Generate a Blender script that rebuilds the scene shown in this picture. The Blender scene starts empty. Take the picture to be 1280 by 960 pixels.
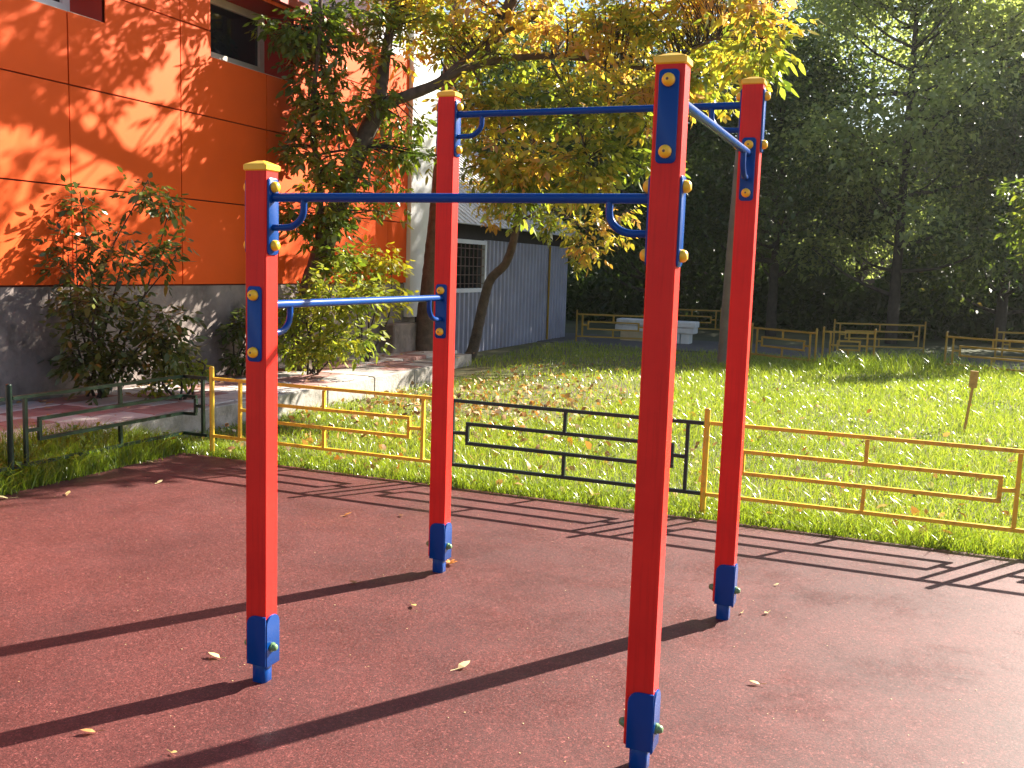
import bpy, math, random
import numpy as np
from mathutils import Matrix, Vector

rnd = random.Random(7)
rng = np.random.default_rng(7)
SC = bpy.context.scene
COL = SC.collection

# ---------------------------------------------------------------- camera
F, YAW, PITCH, ROLL = 1211.58, 0.38755, 0.120775, 0.031783
CAM = np.array([0.0, 0.0, 1.5])
_fw = np.array([-math.sin(YAW)*math.cos(PITCH), math.cos(YAW)*math.cos(PITCH), -math.sin(PITCH)])
_r0 = np.array([math.cos(YAW), math.sin(YAW), 0.0])
_u0 = np.cross(_r0, _fw)
_r = math.cos(ROLL)*_r0 + math.sin(ROLL)*_u0
_u = -math.sin(ROLL)*_r0 + math.cos(ROLL)*_u0
cam = bpy.data.cameras.new('camera')
cam.sensor_width = 36.0
cam.lens = F/1280*36.0
cam.clip_start, cam.clip_end = 0.05, 1000
co = bpy.data.objects.new('camera', cam)
m = Matrix.Identity(4)
for i in range(3):
    m[i][0], m[i][1], m[i][2], m[i][3] = _r[i], _u[i], -_fw[i], CAM[i]
co.matrix_world = m
COL.objects.link(co)
SC.camera = co

def ray(x, y):
    return _fw*F + _r*(x-640) - _u*(y-480)
def at(x, y, Y):            # survey: photo point -> place at known distance Y along the wall
    d = ray(x, y); return CAM + d*(Y/d[1])
def atx(x, y, X):
    d = ray(x, y); return CAM + d*(X/d[0])
def gnd(x, y, z=0.0):
    d = ray(x, y); return CAM + d*((z-1.5)/d[2])

# ---------------------------------------------------------------- light
SUN_AZ, SUN_EL = math.radians(31.8), math.radians(31.7)      # azimuth from +Y towards +X
w = bpy.data.worlds.new("World"); SC.world = w; w.use_nodes = True
nt = w.node_tree
sky = nt.nodes.new('ShaderNodeTexSky'); sky.sky_type = 'NISHITA'; sky.sun_disc = False
sky.sun_elevation = SUN_EL; sky.sun_rotation = SUN_AZ; sky.air_density = 1.0; sky.dust_density = 1.2
bg = nt.nodes['Background']; bg.inputs['Strength'].default_value = 0.05
nt.links.new(sky.outputs[0], bg.inputs[0])
sl = bpy.data.lights.new('sun', 'SUN'); sl.energy = 5.0; sl.angle = math.radians(0.5); sl.color = (1.0, 0.93, 0.80)
so = bpy.data.objects.new('sun', sl); COL.objects.link(so)
sd = Vector((math.sin(SUN_AZ)*math.cos(SUN_EL), math.cos(SUN_AZ)*math.cos(SUN_EL), math.sin(SUN_EL)))
so.rotation_euler = sd.to_track_quat('Z', 'Y').to_euler(); so.location = (10, 20, 30)
SC.view_settings.view_transform = 'Standard'; SC.view_settings.look = 'None'
SC.view_settings.exposure = 2.15; SC.view_settings.gamma = 1.0
SC.cycles.max_bounces = 6; SC.cycles.diffuse_bounces = 3; SC.cycles.transmission_bounces = 4

# ---------------------------------------------------------------- materials
def newmat(name):
    m = bpy.data.materials.new(name); m.use_nodes = True
    t = m.node_tree; b = t.nodes['Principled BSDF']
    return m, t, b
def N(t, kind, **kw):
    n = t.nodes.new(kind)
    for k, v in kw.items(): setattr(n, k, v)
    return n
def ramp(t, stops):
    n = t.nodes.new('ShaderNodeValToRGB'); e = n.color_ramp.elements
    while len(e) < len(stops): e.new(0.5)
    for q, (p, c) in zip(e, stops): q.position = p; q.color = (*c, 1)
    return n
def noise(t, scale, detail=4, rough=0.55, dist=0.0, vec=None):
    n = t.nodes.new('ShaderNodeTexNoise'); n.inputs['Scale'].default_value = scale
    n.inputs['Detail'].default_value = detail; n.inputs['Roughness'].default_value = rough
    n.inputs['Distortion'].default_value = dist
    if vec is None:
        tc = t.nodes.new('ShaderNodeTexCoord'); vec = tc.outputs['Object']
    t.links.new(vec, n.inputs['Vector']); return n
def bump(t, b, src, strength, dist=0.01):
    n = t.nodes.new('ShaderNodeBump'); n.inputs['Strength'].default_value = strength; n.inputs['Distance'].default_value = dist
    t.links.new(src, n.inputs['Height']); t.links.new(n.outputs[0], b.inputs['Normal']); return n
def mix(t, fac, a, b, mode='MIX'):
    n = t.nodes.new('ShaderNodeMix'); n.data_type = 'RGBA'; n.blend_type = mode
    for s, v in ((n.inputs[0], fac), (n.inputs[6], a), (n.inputs[7], b)):
        if hasattr(v, 'links') or hasattr(v, 'is_linked'): t.links.new(v, s)
        elif isinstance(v, (int, float)): s.default_value = v
        else: s.default_value = (*v, 1)
    return n.outputs[2]
def pbr(name, col, rough=0.6, var=0.2, scale=6.0, bmp=0.0, bscale=60, metal=0.0, spec=0.5, dirt=None, dscale=3.0, damt=0.5, coat=0.0):
    m, t, b = newmat(name)
    n = noise(t, scale)
    c = np.array(col)
    r = ramp(t, [(0.3, tuple(c*(1-var))), (0.7, tuple(np.minimum(c*(1+var), 0.95)))])
    t.links.new(n.outputs[0], r.inputs[0]); out = r.outputs[0]
    if dirt is not None:
        n2 = noise(t, dscale, 7, 0.65); r2 = ramp(t, [(0.5, (0, 0, 0)), (0.72, (damt,)*3)])
        t.links.new(n2.outputs[0], r2.inputs[0]); out = mix(t, r2.outputs[0], out, dirt)
    t.links.new(out, b.inputs['Base Color'])
    b.inputs['Roughness'].default_value = rough; b.inputs['Metallic'].default_value = metal
    b.inputs['Specular IOR Level'].default_value = spec; b.inputs['Coat Weight'].default_value = coat
    if bmp: bump(t, b, noise(t, bscale, 5).outputs[0], bmp)
    return m
def leafmat(name, stops, rough=0.42, trans=0.45, spec=0.45):
    m, t, b = newmat(name)
    a = N(t, 'ShaderNodeAttribute', attribute_name='tint')
    r = ramp(t, stops); t.links.new(a.outputs['Fac'], r.inputs[0])
    t.links.new(r.outputs[0], b.inputs['Base Color']); b.inputs['Roughness'].default_value = rough
    b.inputs['Specular IOR Level'].default_value = spec
    tr = N(t, 'ShaderNodeBsdfTranslucent')
    sat = mix(t, 1.0, r.outputs[0], (1.25, 1.3, 0.75), 'MULTIPLY'); t.links.new(sat, tr.inputs[0])
    mx = N(t, 'ShaderNodeMixShader'); mx.inputs[0].default_value = trans
    t.links.new(b.outputs[0], mx.inputs[1]); t.links.new(tr.outputs[0], mx.inputs[2])
    t.links.new(mx.outputs[0], t.nodes['Material Output'].inputs[0]); return m

M = {}
# rubber safety surface
mm, t, b = newmat('rubber_crumb')
n1 = noise(t, 1.1, 7, 0.66, 0.15); n2 = noise(t, 260, 2, 0.6); n3 = noise(t, 90, 3, 0.7)
r1 = ramp(t, [(0.35, (0.088, 0.0200, 0.0172)), (0.62, (0.120, 0.0290, 0.0250))]); t.links.new(n1.outputs[0], r1.inputs[0])
r2 = ramp(t, [(0.36, (0.45, 0.42, 0.42)), (0.52, (1, 1, 1)), (0.66, (1.25, 1.3, 1.3)), (0.74, (1.9, 2.2, 2.2))]); t.links.new(n2.outputs[0], r2.inputs[0])
r3 = ramp(t, [(0.3, (0.75, 0.72, 0.72)), (0.7, (1.15, 1.15, 1.15))]); t.links.new(n3.outputs[0], r3.inputs[0])
c1 = mix(t, 1.0, r1.outputs[0], r2.outputs[0], 'MULTIPLY'); c2 = mix(t, 1.0, c1, r3.outputs[0], 'MULTIPLY')
n4 = noise(t, 2.0, 8, 0.72, 0.2); r4 = ramp(t, [(0.47, (0, 0, 0)), (0.74, (0.20, 0.20, 0.20))]); t.links.new(n4.outputs[0], r4.inputs[0])
c3 = mix(t, r4.outputs[0], c2, (0.150, 0.088, 0.080))
n5 = noise(t, 0.8, 7, 0.68, 0.15); r5 = ramp(t, [(0.45, (1, 1, 1)), (0.66, (0.68, 0.64, 0.66))]); t.links.new(n5.outputs[0], r5.inputs[0])
c4 = mix(t, 1.0, c3, r5.outputs[0], 'MULTIPLY')
t.links.new(c4, b.inputs['Base Color'])
rr = ramp(t, [(0.42, (0.66,)*3), (0.62, (0.46,)*3)]); t.links.new(n4.outputs[0], rr.inputs[0]); t.links.new(rr.outputs[0], b.inputs['Roughness'])
vo = N(t, 'ShaderNodeTexVoronoi'); vo.inputs['Scale'].default_value = 230
tc = N(t, 'ShaderNodeTexCoord'); t.links.new(tc.outputs['Object'], vo.inputs['Vector'])
hs = N(t, 'ShaderNodeSeparateColor'); t.links.new(vo.outputs['Color'], hs.inputs[0])
rv = ramp(t, [(0.0, (0.55, 0.5, 0.5)), (0.5, (0.98, 0.98, 0.98)), (0.93, (1.2, 1.22, 1.22)), (0.99, (2.2, 2.6, 2.6))]); t.links.new(hs.outputs[0], rv.inputs[0])
vo2 = N(t, 'ShaderNodeTexVoronoi'); vo2.inputs['Scale'].default_value = 95; t.links.new(tc.outputs['Object'], vo2.inputs['Vector'])
hs2 = N(t, 'ShaderNodeSeparateColor'); t.links.new(vo2.outputs['Color'], hs2.inputs[0])
rv2 = ramp(t, [(0.0, (0.80, 0.78, 0.78)), (0.5, (1, 1, 1)), (0.95, (1.15, 1.15, 1.15)), (0.99, (1.6, 1.8, 1.8))]); t.links.new(hs2.outputs[0], rv2.inputs[0])
c4 = mix(t, 1.0, c4, rv2.outputs[0], 'MULTIPLY')
c5 = mix(t, 1.0, c4, rv.outputs[0], 'MULTIPLY'); t.links.new(c5, b.inputs['Base Color'])
b.inputs['Specular IOR Level'].default_value = 0.42
bump(t, b, hs2.outputs[1], 0.55, 0.006); M['rubber'] = mm

mm, t, b = newmat('red_paint')
tc = N(t, 'ShaderNodeTexCoord'); mp = N(t, 'ShaderNodeMapping'); mp.inputs['Scale'].default_value = (1, 1, .045); t.links.new(tc.outputs['Object'], mp.inputs[0])
ng = noise(t, 90, 5, .6, .3, mp.outputs[0]); nv = noise(t, 3.5, 5, .6)
r1 = ramp(t, [(.32, (0.58, 0.014, 0.010)), (.68, (0.74, 0.022, 0.013))]); t.links.new(nv.outputs[0], r1.inputs[0])
r2 = ramp(t, [(.30, (.86, .8, .8)), (.5, (1, 1, 1))]); t.links.new(ng.outputs[0], r2.inputs[0])
c1 = mix(t, 1.0, r1.outputs[0], r2.outputs[0], 'MULTIPLY')
mp2 = N(t, 'ShaderNodeMapping'); mp2.inputs['Scale'].default_value = (1, 1, .4); t.links.new(tc.outputs['Object'], mp2.inputs[0])
nc = noise(t, 34, 6, .7, .5, mp2.outputs[0]); r3 = ramp(t, [(.735, (0, 0, 0)), (.75, (.8,)*3)]); t.links.new(nc.outputs[0], r3.inputs[0])
c2 = mix(t, r3.outputs[0], c1, (.55, .22, .17))
t.links.new(c2, b.inputs['Base Color']); b.inputs['Roughness'].default_value = .44; b.inputs['Specular IOR Level'].default_value = .2
bump(t, b, ng.outputs[0], .10, .004); M['red'] = mm
M['blue'] = pbr('blue_paint', (0.002, 0.046, 0.22), 0.27, 0.1, 5, 0.02, 40, spec=0.2)
M['yellow_cap'] = pbr('yellow_plastic', (0.85, 0.47, 0.012), 0.38, 0.08, 9)
M['green_cap'] = pbr('green_plastic', (0.12, 0.22, 0.09), 0.4, 0.15, 9)
M['black'] = pbr('black_hole', (0.01, 0.01, 0.01), 0.8)
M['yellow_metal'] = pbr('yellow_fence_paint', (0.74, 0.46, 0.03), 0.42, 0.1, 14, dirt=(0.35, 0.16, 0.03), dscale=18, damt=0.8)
M['shade_yellow'] = pbr('shade_dimmed_yellow_paint', (0.33, 0.20, 0.015), 0.5, 0.15, 14, dirt=(0.22, 0.10, 0.03), dscale=14, damt=0.6)  # fence yellow with the tree shade darkened into its colour
M['green_metal'] = pbr('green_fence_paint', (0.003, 0.017, 0.011), 0.36, 0.2, 14, spec=0.35, dirt=(0.03, 0.05, 0.03), dscale=18)
M['dark_metal'] = pbr('dark_green_fence_paint', (0.008, 0.020, 0.016), 0.36, 0.2, 14)
M['orange'] = pbr('orange_cladding', (0.74, 0.088, 0.005), 0.6, 0.05, 2.5, 0.05, 180, spec=0.2, dirt=(0.66, 0.074, 0.008), dscale=1.8, damt=0.35)
M['reveal'] = pbr('red_reveal_sheet', (0.42, 0.022, 0.008), 0.5, 0.05, 3)
M['backing'] = pbr('dark_red_backing', (0.10, 0.012, 0.008), 0.8)
M['plinth'] = pbr('grey_render', (0.225, 0.178, 0.160), 0.9, 0.35, 3.2, 1.0, 13, dirt=(0.07, 0.056, 0.05), dscale=3.4, damt=0.95)
M['white'] = pbr('white_render', (0.76, 0.76, 0.78), 0.8, 0.04, 2, 0.15, 60, dirt=(0.5, 0.5, 0.5), dscale=2.0, damt=0.4)
M['frame'] = pbr('window_frame_paint', (0.62, 0.55, 0.44), 0.5, 0.1, 6)
M['pvc'] = pbr('white_window_frame', (0.78, 0.76, 0.74), 0.45, 0.05, 6)
mm, t, b = newmat('dark_glass'); b.inputs['Base Color'].default_value = (0.015, 0.016, 0.02, 1); b.inputs['Roughness'].default_value = 0.06
bump(t, b, noise(t, 1.2, 2).outputs[0], 0.06, 0.05); M['glass'] = mm
M['concrete'] = pbr('kerb_concrete', (0.31, 0.28, 0.25), 0.9, 0.25, 4, 0.8, 30, dirt=(0.12, 0.11, 0.085), dscale=4.5, damt=0.9)
M['paver_red'] = pbr('red_paving', (0.30, 0.145, 0.125), 0.85, 0.18, 5, 0.4, 70, dirt=(0.28, 0.22, 0.19), dscale=5, damt=0.7)
M['paver_grey'] = pbr('grey_paving', (0.44, 0.40, 0.375), 0.85, 0.15, 5, 0.4, 70, dirt=(0.27, 0.22, 0.19), dscale=5, damt=0.7)
M['soil'] = pbr('lawn_soil', (0.10, 0.085, 0.03), 0.95, 0.4, 3, 0.8, 30, dirt=(0.05, 0.085, 0.018), dscale=2, damt=0.9)
M['ground'] = pbr('ground', (0.07, 0.075, 0.03), 0.95, 0.4, 0.6, 0.8, 10)
M['asphalt'] = pbr('asphalt', (0.085, 0.075, 0.072), 0.85, 0.2, 8, 0.5, 120)
M['iron'] = pbr('blue_grey_corrugated_iron', (0.29, 0.29, 0.365), 0.55, 0.12, 2.0, 0, dirt=(0.24, 0.22, 0.23), dscale=2.2, damt=0.45)
M['iron_pale'] = pbr('pale_corrugated_iron', (0.62, 0.62, 0.64), 0.55, 0.08, 2.0)
M['roof_iron'] = pbr('grey_roof_sheet', (0.42, 0.41, 0.41), 0.5, 0.15, 1.6, dirt=(0.2, 0.17, 0.15), dscale=2.5, damt=0.6)
M['dark_wood'] = pbr('dark_timber', (0.022, 0.015, 0.012), 0.8, 0.3, 6, 0.4, 40)
M['rust'] = pbr('grille_iron', (0.10, 0.06, 0.045), 0.7, 0.3, 20)
M['pole'] = pbr('weathered_pole', (0.15, 0.12, 0.10), 0.85, 0.2, 5, 0.5, 40)
M['stake'] = pbr('stake_wood', (0.46, 0.27, 0.07), 0.75, 0.25, 20, 0.3, 60)
M['bark'] = pbr('grey_brown_bark', (0.105, 0.072, 0.052), 0.9, 0.4, 9, 1.0, 38)
M['bark_dark'] = pbr('dark_bark', (0.045, 0.034, 0.026), 0.95, 0.4, 8, 1.0, 20)
M['slab'] = pbr('white_concrete_slab', (0.62, 0.62, 0.60), 0.85, 0.1, 6, 0.3, 50, dirt=(0.4, 0.38, 0.34), dscale=5)
M['block'] = pbr('beige_block', (0.46, 0.36, 0.22), 0.9, 0.15, 8, 0.4, 60)
M['brick'] = pbr('dull_brick_wall', (0.11, 0.065, 0.05), 0.9, 0.2, 1.2, 0.4, 12)

G = leafmat
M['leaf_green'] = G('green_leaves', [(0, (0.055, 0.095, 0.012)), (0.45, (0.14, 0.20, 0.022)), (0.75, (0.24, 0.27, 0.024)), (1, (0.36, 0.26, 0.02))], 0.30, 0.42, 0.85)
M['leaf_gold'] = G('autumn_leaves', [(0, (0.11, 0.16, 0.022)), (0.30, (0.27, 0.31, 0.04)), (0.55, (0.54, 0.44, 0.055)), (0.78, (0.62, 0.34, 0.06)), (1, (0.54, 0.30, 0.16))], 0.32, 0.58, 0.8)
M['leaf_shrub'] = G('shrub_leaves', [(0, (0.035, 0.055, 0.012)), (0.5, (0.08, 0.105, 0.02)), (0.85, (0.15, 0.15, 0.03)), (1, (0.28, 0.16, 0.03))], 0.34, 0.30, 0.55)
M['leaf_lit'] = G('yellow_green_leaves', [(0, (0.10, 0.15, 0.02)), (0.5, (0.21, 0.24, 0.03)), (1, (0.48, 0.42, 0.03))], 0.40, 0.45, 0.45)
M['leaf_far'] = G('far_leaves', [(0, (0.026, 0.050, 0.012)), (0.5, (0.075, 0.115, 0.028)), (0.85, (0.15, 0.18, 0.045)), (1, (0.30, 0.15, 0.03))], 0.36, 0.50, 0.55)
M['leaf_far_glare'] = G('far_glare_leaves', [(0, (0.17, 0.21, 0.075)), (0.5, (0.31, 0.35, 0.13)), (1, (0.42, 0.41, 0.15))], 0.34, 0.60, 0.65)  # leaf colour lightened to stand in for lens glare on these crowns
M['grass'] = G('grass_blades', [(0, (0.07, 0.12, 0.010)), (0.45, (0.205, 0.27, 0.022)), (0.8, (0.34, 0.37, 0.05)), (1, (0.50, 0.44, 0.16))], 0.26, 0.48, 0.75)
M['litter'] = G('dead_leaves', [(0, (0.16, 0.08, 0.035)), (0.35, (0.36, 0.20, 0.08)), (0.6, (0.48, 0.20, 0.04)), (0.8, (0.55, 0.38, 0.18)), (1, (0.62, 0.52, 0.36))], 0.6, 0.2, 0.3)
M['litter_yellow'] = G('yellow_dead_leaf', [(0, (0.55, 0.40, 0.10)), (1, (0.66, 0.56, 0.30))], 0.55, 0.2, 0.3)

# ---------------------------------------------------------------- builders
class MB:
    """collects shapes, then links them as one mesh object"""
    def __init__(s): s.v = []; s.f = []; s.m = []
    def add(s, V, Fc, mi=0):
        o = len(s.v); s.v += [tuple(map(float, p)) for p in V]; s.f += [tuple(i+o for i in f) for f in Fc]; s.m += [mi]*len(Fc); return s
    def box(s, a, b, mi=0, bev=0.0):
        (x0, y0, z0), (x1, y1, z1) = a, b
        if bev <= 0:
            V = [(x0,y0,z0),(x1,y0,z0),(x1,y1,z0),(x0,y1,z0),(x0,y0,z1),(x1,y0,z1),(x1,y1,z1),(x0,y1,z1)]
            return s.add(V, [(0,3,2,1),(4,5,6,7),(0,1,5,4),(1,2,6,5),(2,3,7,6),(3,0,4,7)], mi)
        e = bev; V = []
        for z, k in ((z0, e), (z0+e, 0), (z1-e, 0), (z1, e)):
            for (x, y) in ((x0+e+k, y0+k), (x1-e-k, y0+k), (x1-k, y0+e+k), (x1-k, y1-e-k), (x1-e-k, y1-k), (x0+e+k, y1-k), (x0+k, y1-e-k), (x0+k, y0+e+k)):
                V.append((x, y, z))
        Fc = [tuple(range(7, -1, -1)), tuple(range(24, 32))]
        for l in range(3):
            for i in range(8):
                j = (i+1) % 8; Fc.append((l*8+i, l*8+j, l*8+8+j, l*8+8+i))
        return s.add(V, Fc, mi)
    def obox(s, p, q, wdt, hgt, mi=0, up=(0, 0, 1)):      # bar of rectangular section from p to q
        p, q = Vector(p), Vector(q); d = (q-p).normalized(); u = Vector(up)
        if abs(d.dot(u)) > 0.95: u = Vector((0, 1, 0))
        sx = d.cross(u).normalized(); u = sx.cross(d).normalized(); a, b = sx*wdt/2, u*hgt/2
        V = [p-a-b, p+a-b, p+a+b, p-a+b, q-a-b, q+a-b, q+a+b, q-a+b]
        return s.add(V, [(0,1,2,3),(7,6,5,4),(0,4,5,1),(1,5,6,2),(2,6,7,3),(3,7,4,0)], mi)
    def tube(s, pts, rad, n=8, mi=0, wob=0.0):
        P = [Vector(p) for p in pts]; k = len(P)
        R = rad if hasattr(rad, '__len__') else [rad]*k
        V = []; Fc = []; prev = None
        for i in range(k):
            d = (P[min(i+1, k-1)]-P[max(i-1, 0)]).normalized()
            if prev is None:
                a = d.cross(Vector((0.31, 0.2, 0.93)))
                if a.length < 1e-3: a = d.cross(Vector((1, 0, 0)))
            else: a = prev - d*prev.dot(d)
            a.normalize(); prev = a; bq = d.cross(a)
            for j in range(n):
                th = 2*math.pi*j/n; rr = R[i]*(1+wob*(rnd.random()-.5))
                V.append(P[i]+a*math.cos(th)*rr+bq*math.sin(th)*rr)
        for i in range(k-1):
            for j in range(n):
                q = (j+1) % n; Fc.append((i*n+j, i*n+q, (i+1)*n+q, (i+1)*n+j))
        Fc.append(tuple(range(n-1, -1, -1))); Fc.append(tuple((k-1)*n+j for j in range(n)))
        return s.add(V, Fc, mi)
    def prism(s, outline, o, ex, ey, ez, th, mi=0):        # outline in (ex,ey), extruded by th along ez, front edge chamfered
        o, ex, ey, ez = map(Vector, (o, ex, ey, ez)); n = len(outline)
        cx = sum(p[0] for p in outline)/n; cy = sum(p[1] for p in outline)/n
        A = [o+ex*x+ey*y for x, y in outline]; B = [p+ez*th*.6 for p in A]
        Cc = [o+ex*(x+(cx-x)*.07)+ey*(y+(cy-y)*.03)+ez*th for x, y in outline]
        Fc = [tuple(range(2*n, 3*n))]
        for l in range(2):
            for i in range(n):
                j = (i+1) % n; Fc.append((l*n+i, l*n+j, (l+1)*n+j, (l+1)*n+i))
        return s.add(A+B+Cc, Fc, mi)
    def dome(s, c, nrm, r, h, mi=0, hole=None, seg=14):
        c, nz = Vector(c), Vector(nrm).normalized(); a = nz.orthogonal().normalized(); bq = nz.cross(a)
        prof = [(1, 0), (1, h*.35), (.86, h*.72), (.55, h*.95), (.22, h)]
        V = []; Fc = []
        for pr, z in prof:
            for j in range(seg):
                th = 2*math.pi*j/seg; V.append(c+(a*math.cos(th)+bq*math.sin(th))*r*pr+nz*z)
        for l in range(len(prof)-1):
            for j in range(seg):
                q = (j+1) % seg; Fc.append((l*seg+j, l*seg+q, (l+1)*seg+q, (l+1)*seg+j))
        s.add(V, Fc, mi)
        k = len(s.v)-seg; s.f.append(tuple(range(k, k+seg))); s.m.append(mi if hole is None else hole); return s
    def mesh(s, name, mats, smooth=None):
        me = bpy.data.meshes.new(name); me.from_pydata(s.v, [], s.f)
        for q in (mats if isinstance(mats, (list, tuple)) else [mats]): me.materials.append(q)
        me.polygons.foreach_set('material_index', s.m)
        if smooth is not None:
            me.polygons.foreach_set('use_smooth', [True]*len(s.f))
            try: me.set_sharp_from_angle(angle=math.radians(smooth))
            except Exception: pass
        me.update(); return me
    def build(s, name, mats, parent=None, smooth=None):
        return link(name, s.mesh(name, mats, smooth), parent)
def link(name, me, parent=None, loc=None):
    o = bpy.data.objects.new(name, me); COL.objects.link(o)
    if parent is not None: o.parent = parent
    if loc is not None: o.location = loc
    return o
def tag(o, label=None, cat=None, group=None, kind=None):
    if label: o['label'] = label
    if cat: o['category'] = cat
    if group: o['group'] = group
    if kind: o['kind'] = kind
    return o
def thing(name, label, cat, loc=(0, 0, 0), group=None):
    o = bpy.data.objects.new(name, None); COL.objects.link(o); o.location = loc; o.empty_display_size = .2
    return tag(o, label, cat, group)
def tris(name, V, T, mat, tint=None, parent=None, kind=None):
    me = bpy.data.meshes.new(name); V = np.asarray(V, np.float32); T = np.asarray(T, np.int32)
    me.vertices.add(len(V)); me.vertices.foreach_set('co', V.ravel())
    me.loops.add(T.size); me.loops.foreach_set('vertex_index', T.ravel())
    me.polygons.add(len(T)); me.polygons.foreach_set('loop_start', np.arange(0, T.size, 3, dtype=np.int32))
    me.update(calc_edges=True)
    if tint is not None:
        a = me.attributes.new('tint', 'FLOAT', 'POINT'); a.data.foreach_set('value', np.asarray(tint, np.float32))
    me.materials.append(mat); o = link(name, me, parent)
    if kind: o['kind'] = kind
    return o
def nrm(a): return a/np.maximum(np.linalg.norm(a, axis=-1, keepdims=True), 1e-9)
def leaf_geo(P, D, S, L, Wd, droop=0.15):
    """pointed leaves: base P, direction D, side S, length L, width Wd"""
    n = len(P); Z = np.array([0, 0, 1.0]); Nn = nrm(np.cross(D, S))
    prof = [(0, 0), (.32, -.5), (.68, -.40), (1, 0), (.68, .40), (.32, .5)]
    V = np.zeros((n, 6, 3))
    for i, (tt, s_) in enumerate(prof):
        V[:, i] = P + D*(L*tt)[:, None] + S*(Wd*s_)[:, None] + Nn*(abs(s_)*Wd*.35)[:, None] - Z*(droop*L*tt*tt)[:, None]
    T = np.array([[0,1,5],[1,2,4],[1,4,5],[2,3,4]])
    return V.reshape(-1, 3), (np.arange(n)[:, None, None]*6+T[None]).reshape(-1, 3)
def leaf_quads(P, D, S, L, Wd):
    n = len(P); V = np.zeros((n, 4, 3))
    V[:, 0] = P; V[:, 1] = P+D*(L*.45)[:, None]-S*(Wd*.5)[:, None]; V[:, 2] = P+D*L[:, None]; V[:, 3] = P+D*(L*.5)[:, None]+S*(Wd*.5)[:, None]
    V[:, 2, 2] -= L*.15
    T = np.array([[0,1,2],[0,2,3]])
    return V.reshape(-1, 3), (np.arange(n)[:, None, None]*4+T[None]).reshape(-1, 3)
def sprays(C, out, size, tint, k=5, spread=0.5):
    """compound leaves: each spray at C pointing 'out' carries k pointed leaflets"""
    n = len(C); d = nrm(out); up = np.tile([0, 0, 1.0], (n, 1)) + rng.normal(0, .45, (n, 3))
    s = nrm(np.cross(d, up)); P, D, S, L, W, TT = [], [], [], [], [], []
    slots = [(1.0, 0), (.62, 1), (.62, -1), (.30, 1), (.30, -1), (.05, 1), (.05, -1)][:k]
    for tt, sd_ in slots:
        dd = nrm(d*(1 if sd_ == 0 else .65) + s*sd_*.8 + rng.normal(0, .22, (n, 3)) - np.array([0, 0, .25]))
        ss = nrm(np.cross(dd, np.tile([0, 0, 1.0], (n, 1)) + rng.normal(0, .5, (n, 3))))
        l = size*rng.uniform(.75, 1.2, n)*(1.1 if sd_ == 0 else .9)
        P.append(C + d*(size*1.3*tt)[:, None] if hasattr(size, '__len__') else C+d*size*1.3*tt); D.append(dd); S.append(ss); L.append(l); W.append(l*rng.uniform(.34, .5, n)); TT.append(np.clip(tint+rng.normal(0, .07, n), 0, 1))
    P, D, S, L, W, TT = map(np.concatenate, (P, D, S, L, W, TT))
    V, T = leaf_geo(P, D, S, L, W)
    return V, T, np.repeat(TT, 6)

# ================================================================ SETTING
# ground sheets
MB().box((-150, -150, -0.3), (150, 250, -0.06)).build('ground', M['ground']); tag(bpy.data.objects['ground'], kind='structure')
RX0, RY1 = -5.10, 5.83
o = MB().box((RX0, -9, -0.055), (9, RY1, 0.0)).build('rubber_playground_surface', M['rubber']); tag(o, kind='structure')
# lawn sheet with soft unevenness
def lawn_z(x, y): return -0.018 + 0.018*np.sin(x*.9+y*.4)*np.clip((y-7)/4, 0, 1) + 0.012*np.sin(x*2.1-y*1.3)*np.clip((y-7)/4, 0, 1)
gx, gy = np.meshgrid(np.linspace(-5.62, 14, 50), np.linspace(RY1, 18.6, 40)); nx = 50
V = np.stack([gx, gy, lawn_z(gx, gy)], -1).reshape(-1, 3)
T = []
for j in range(39):
    for i in range(49):
        a = j*nx+i; T += [(a, a+1, a+nx+1), (a, a+nx+1, a+nx)]
tag(tris('lawn_soil', V, T, M['soil']), kind='structure')
def berm(x, y): return -.012+.19*np.clip((RX0-x)/.46, 0, 1)*np.clip((6.0-y)/1.2, 0, 1)**.8
gx, gy = np.meshgrid(np.linspace(RX0-.001, -5.57, 7), np.linspace(0, RY1, 30)); V = np.stack([gx, gy, berm(gx, gy)], -1).reshape(-1, 3)
T = [q_ for j in range(29) for i in range(6) for q_ in ((j*7+i, j*7+i+8, j*7+i+1), (j*7+i, j*7+i+7, j*7+i+8))]
tag(tris('verge_soil', V, T, M['soil']), kind='structure')
o = MB().box((-7.04, 11.5, -.058), (-5.622, 18.6, -.02)).build('soil_strip', M['soil']); tag(o, kind='structure')
o = MB().box((-12, 18.6, -.056), (20, 21.6, -.012)).build('asphalt_path', M['asphalt']); tag(o, kind='structure')

# raised paved path along the building
path = tag(MB().box((-7.04, -1, -.057), (-5.66, 11.4, .150)).box((-7.04, 11.4, -.057), (-6.15, 13.4, .150)).build('path', M['concrete']), kind='structure')
for name, mt in (('red', 'paver_red'), ('grey', 'paver_grey')):
    M['pm_'+name] = MB().box((-.166, -.166, 0), (.166, .166, .05), bev=.006).mesh('paving_slab', M[mt])
j = 0
for iy in range(41):
    for ix in range(4):
        x, y = -6.86+ix*.341, .2+iy*.341
        if y > 11.3 and x > -6.2: continue
        if y > 13.3: continue
        q = link('paving_slab', M['pm_red' if (iy//2+ix) % 3 == 0 or rnd.random() < .12 else 'pm_grey'], path, (x, y, .150+rnd.uniform(0, .006)))
        q.rotation_euler = (rnd.uniform(-.006, .006), rnd.uniform(-.006, .006), rnd.uniform(-.008, .008))
for k in range(13):
    y0 = -1+k*.955
    MB().box((-5.658, y0, -.05), (-5.56, y0+.948, .205+rnd.uniform(-.006, .006)), bev=.012).build('kerb_stone', M['concrete'], path)
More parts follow.
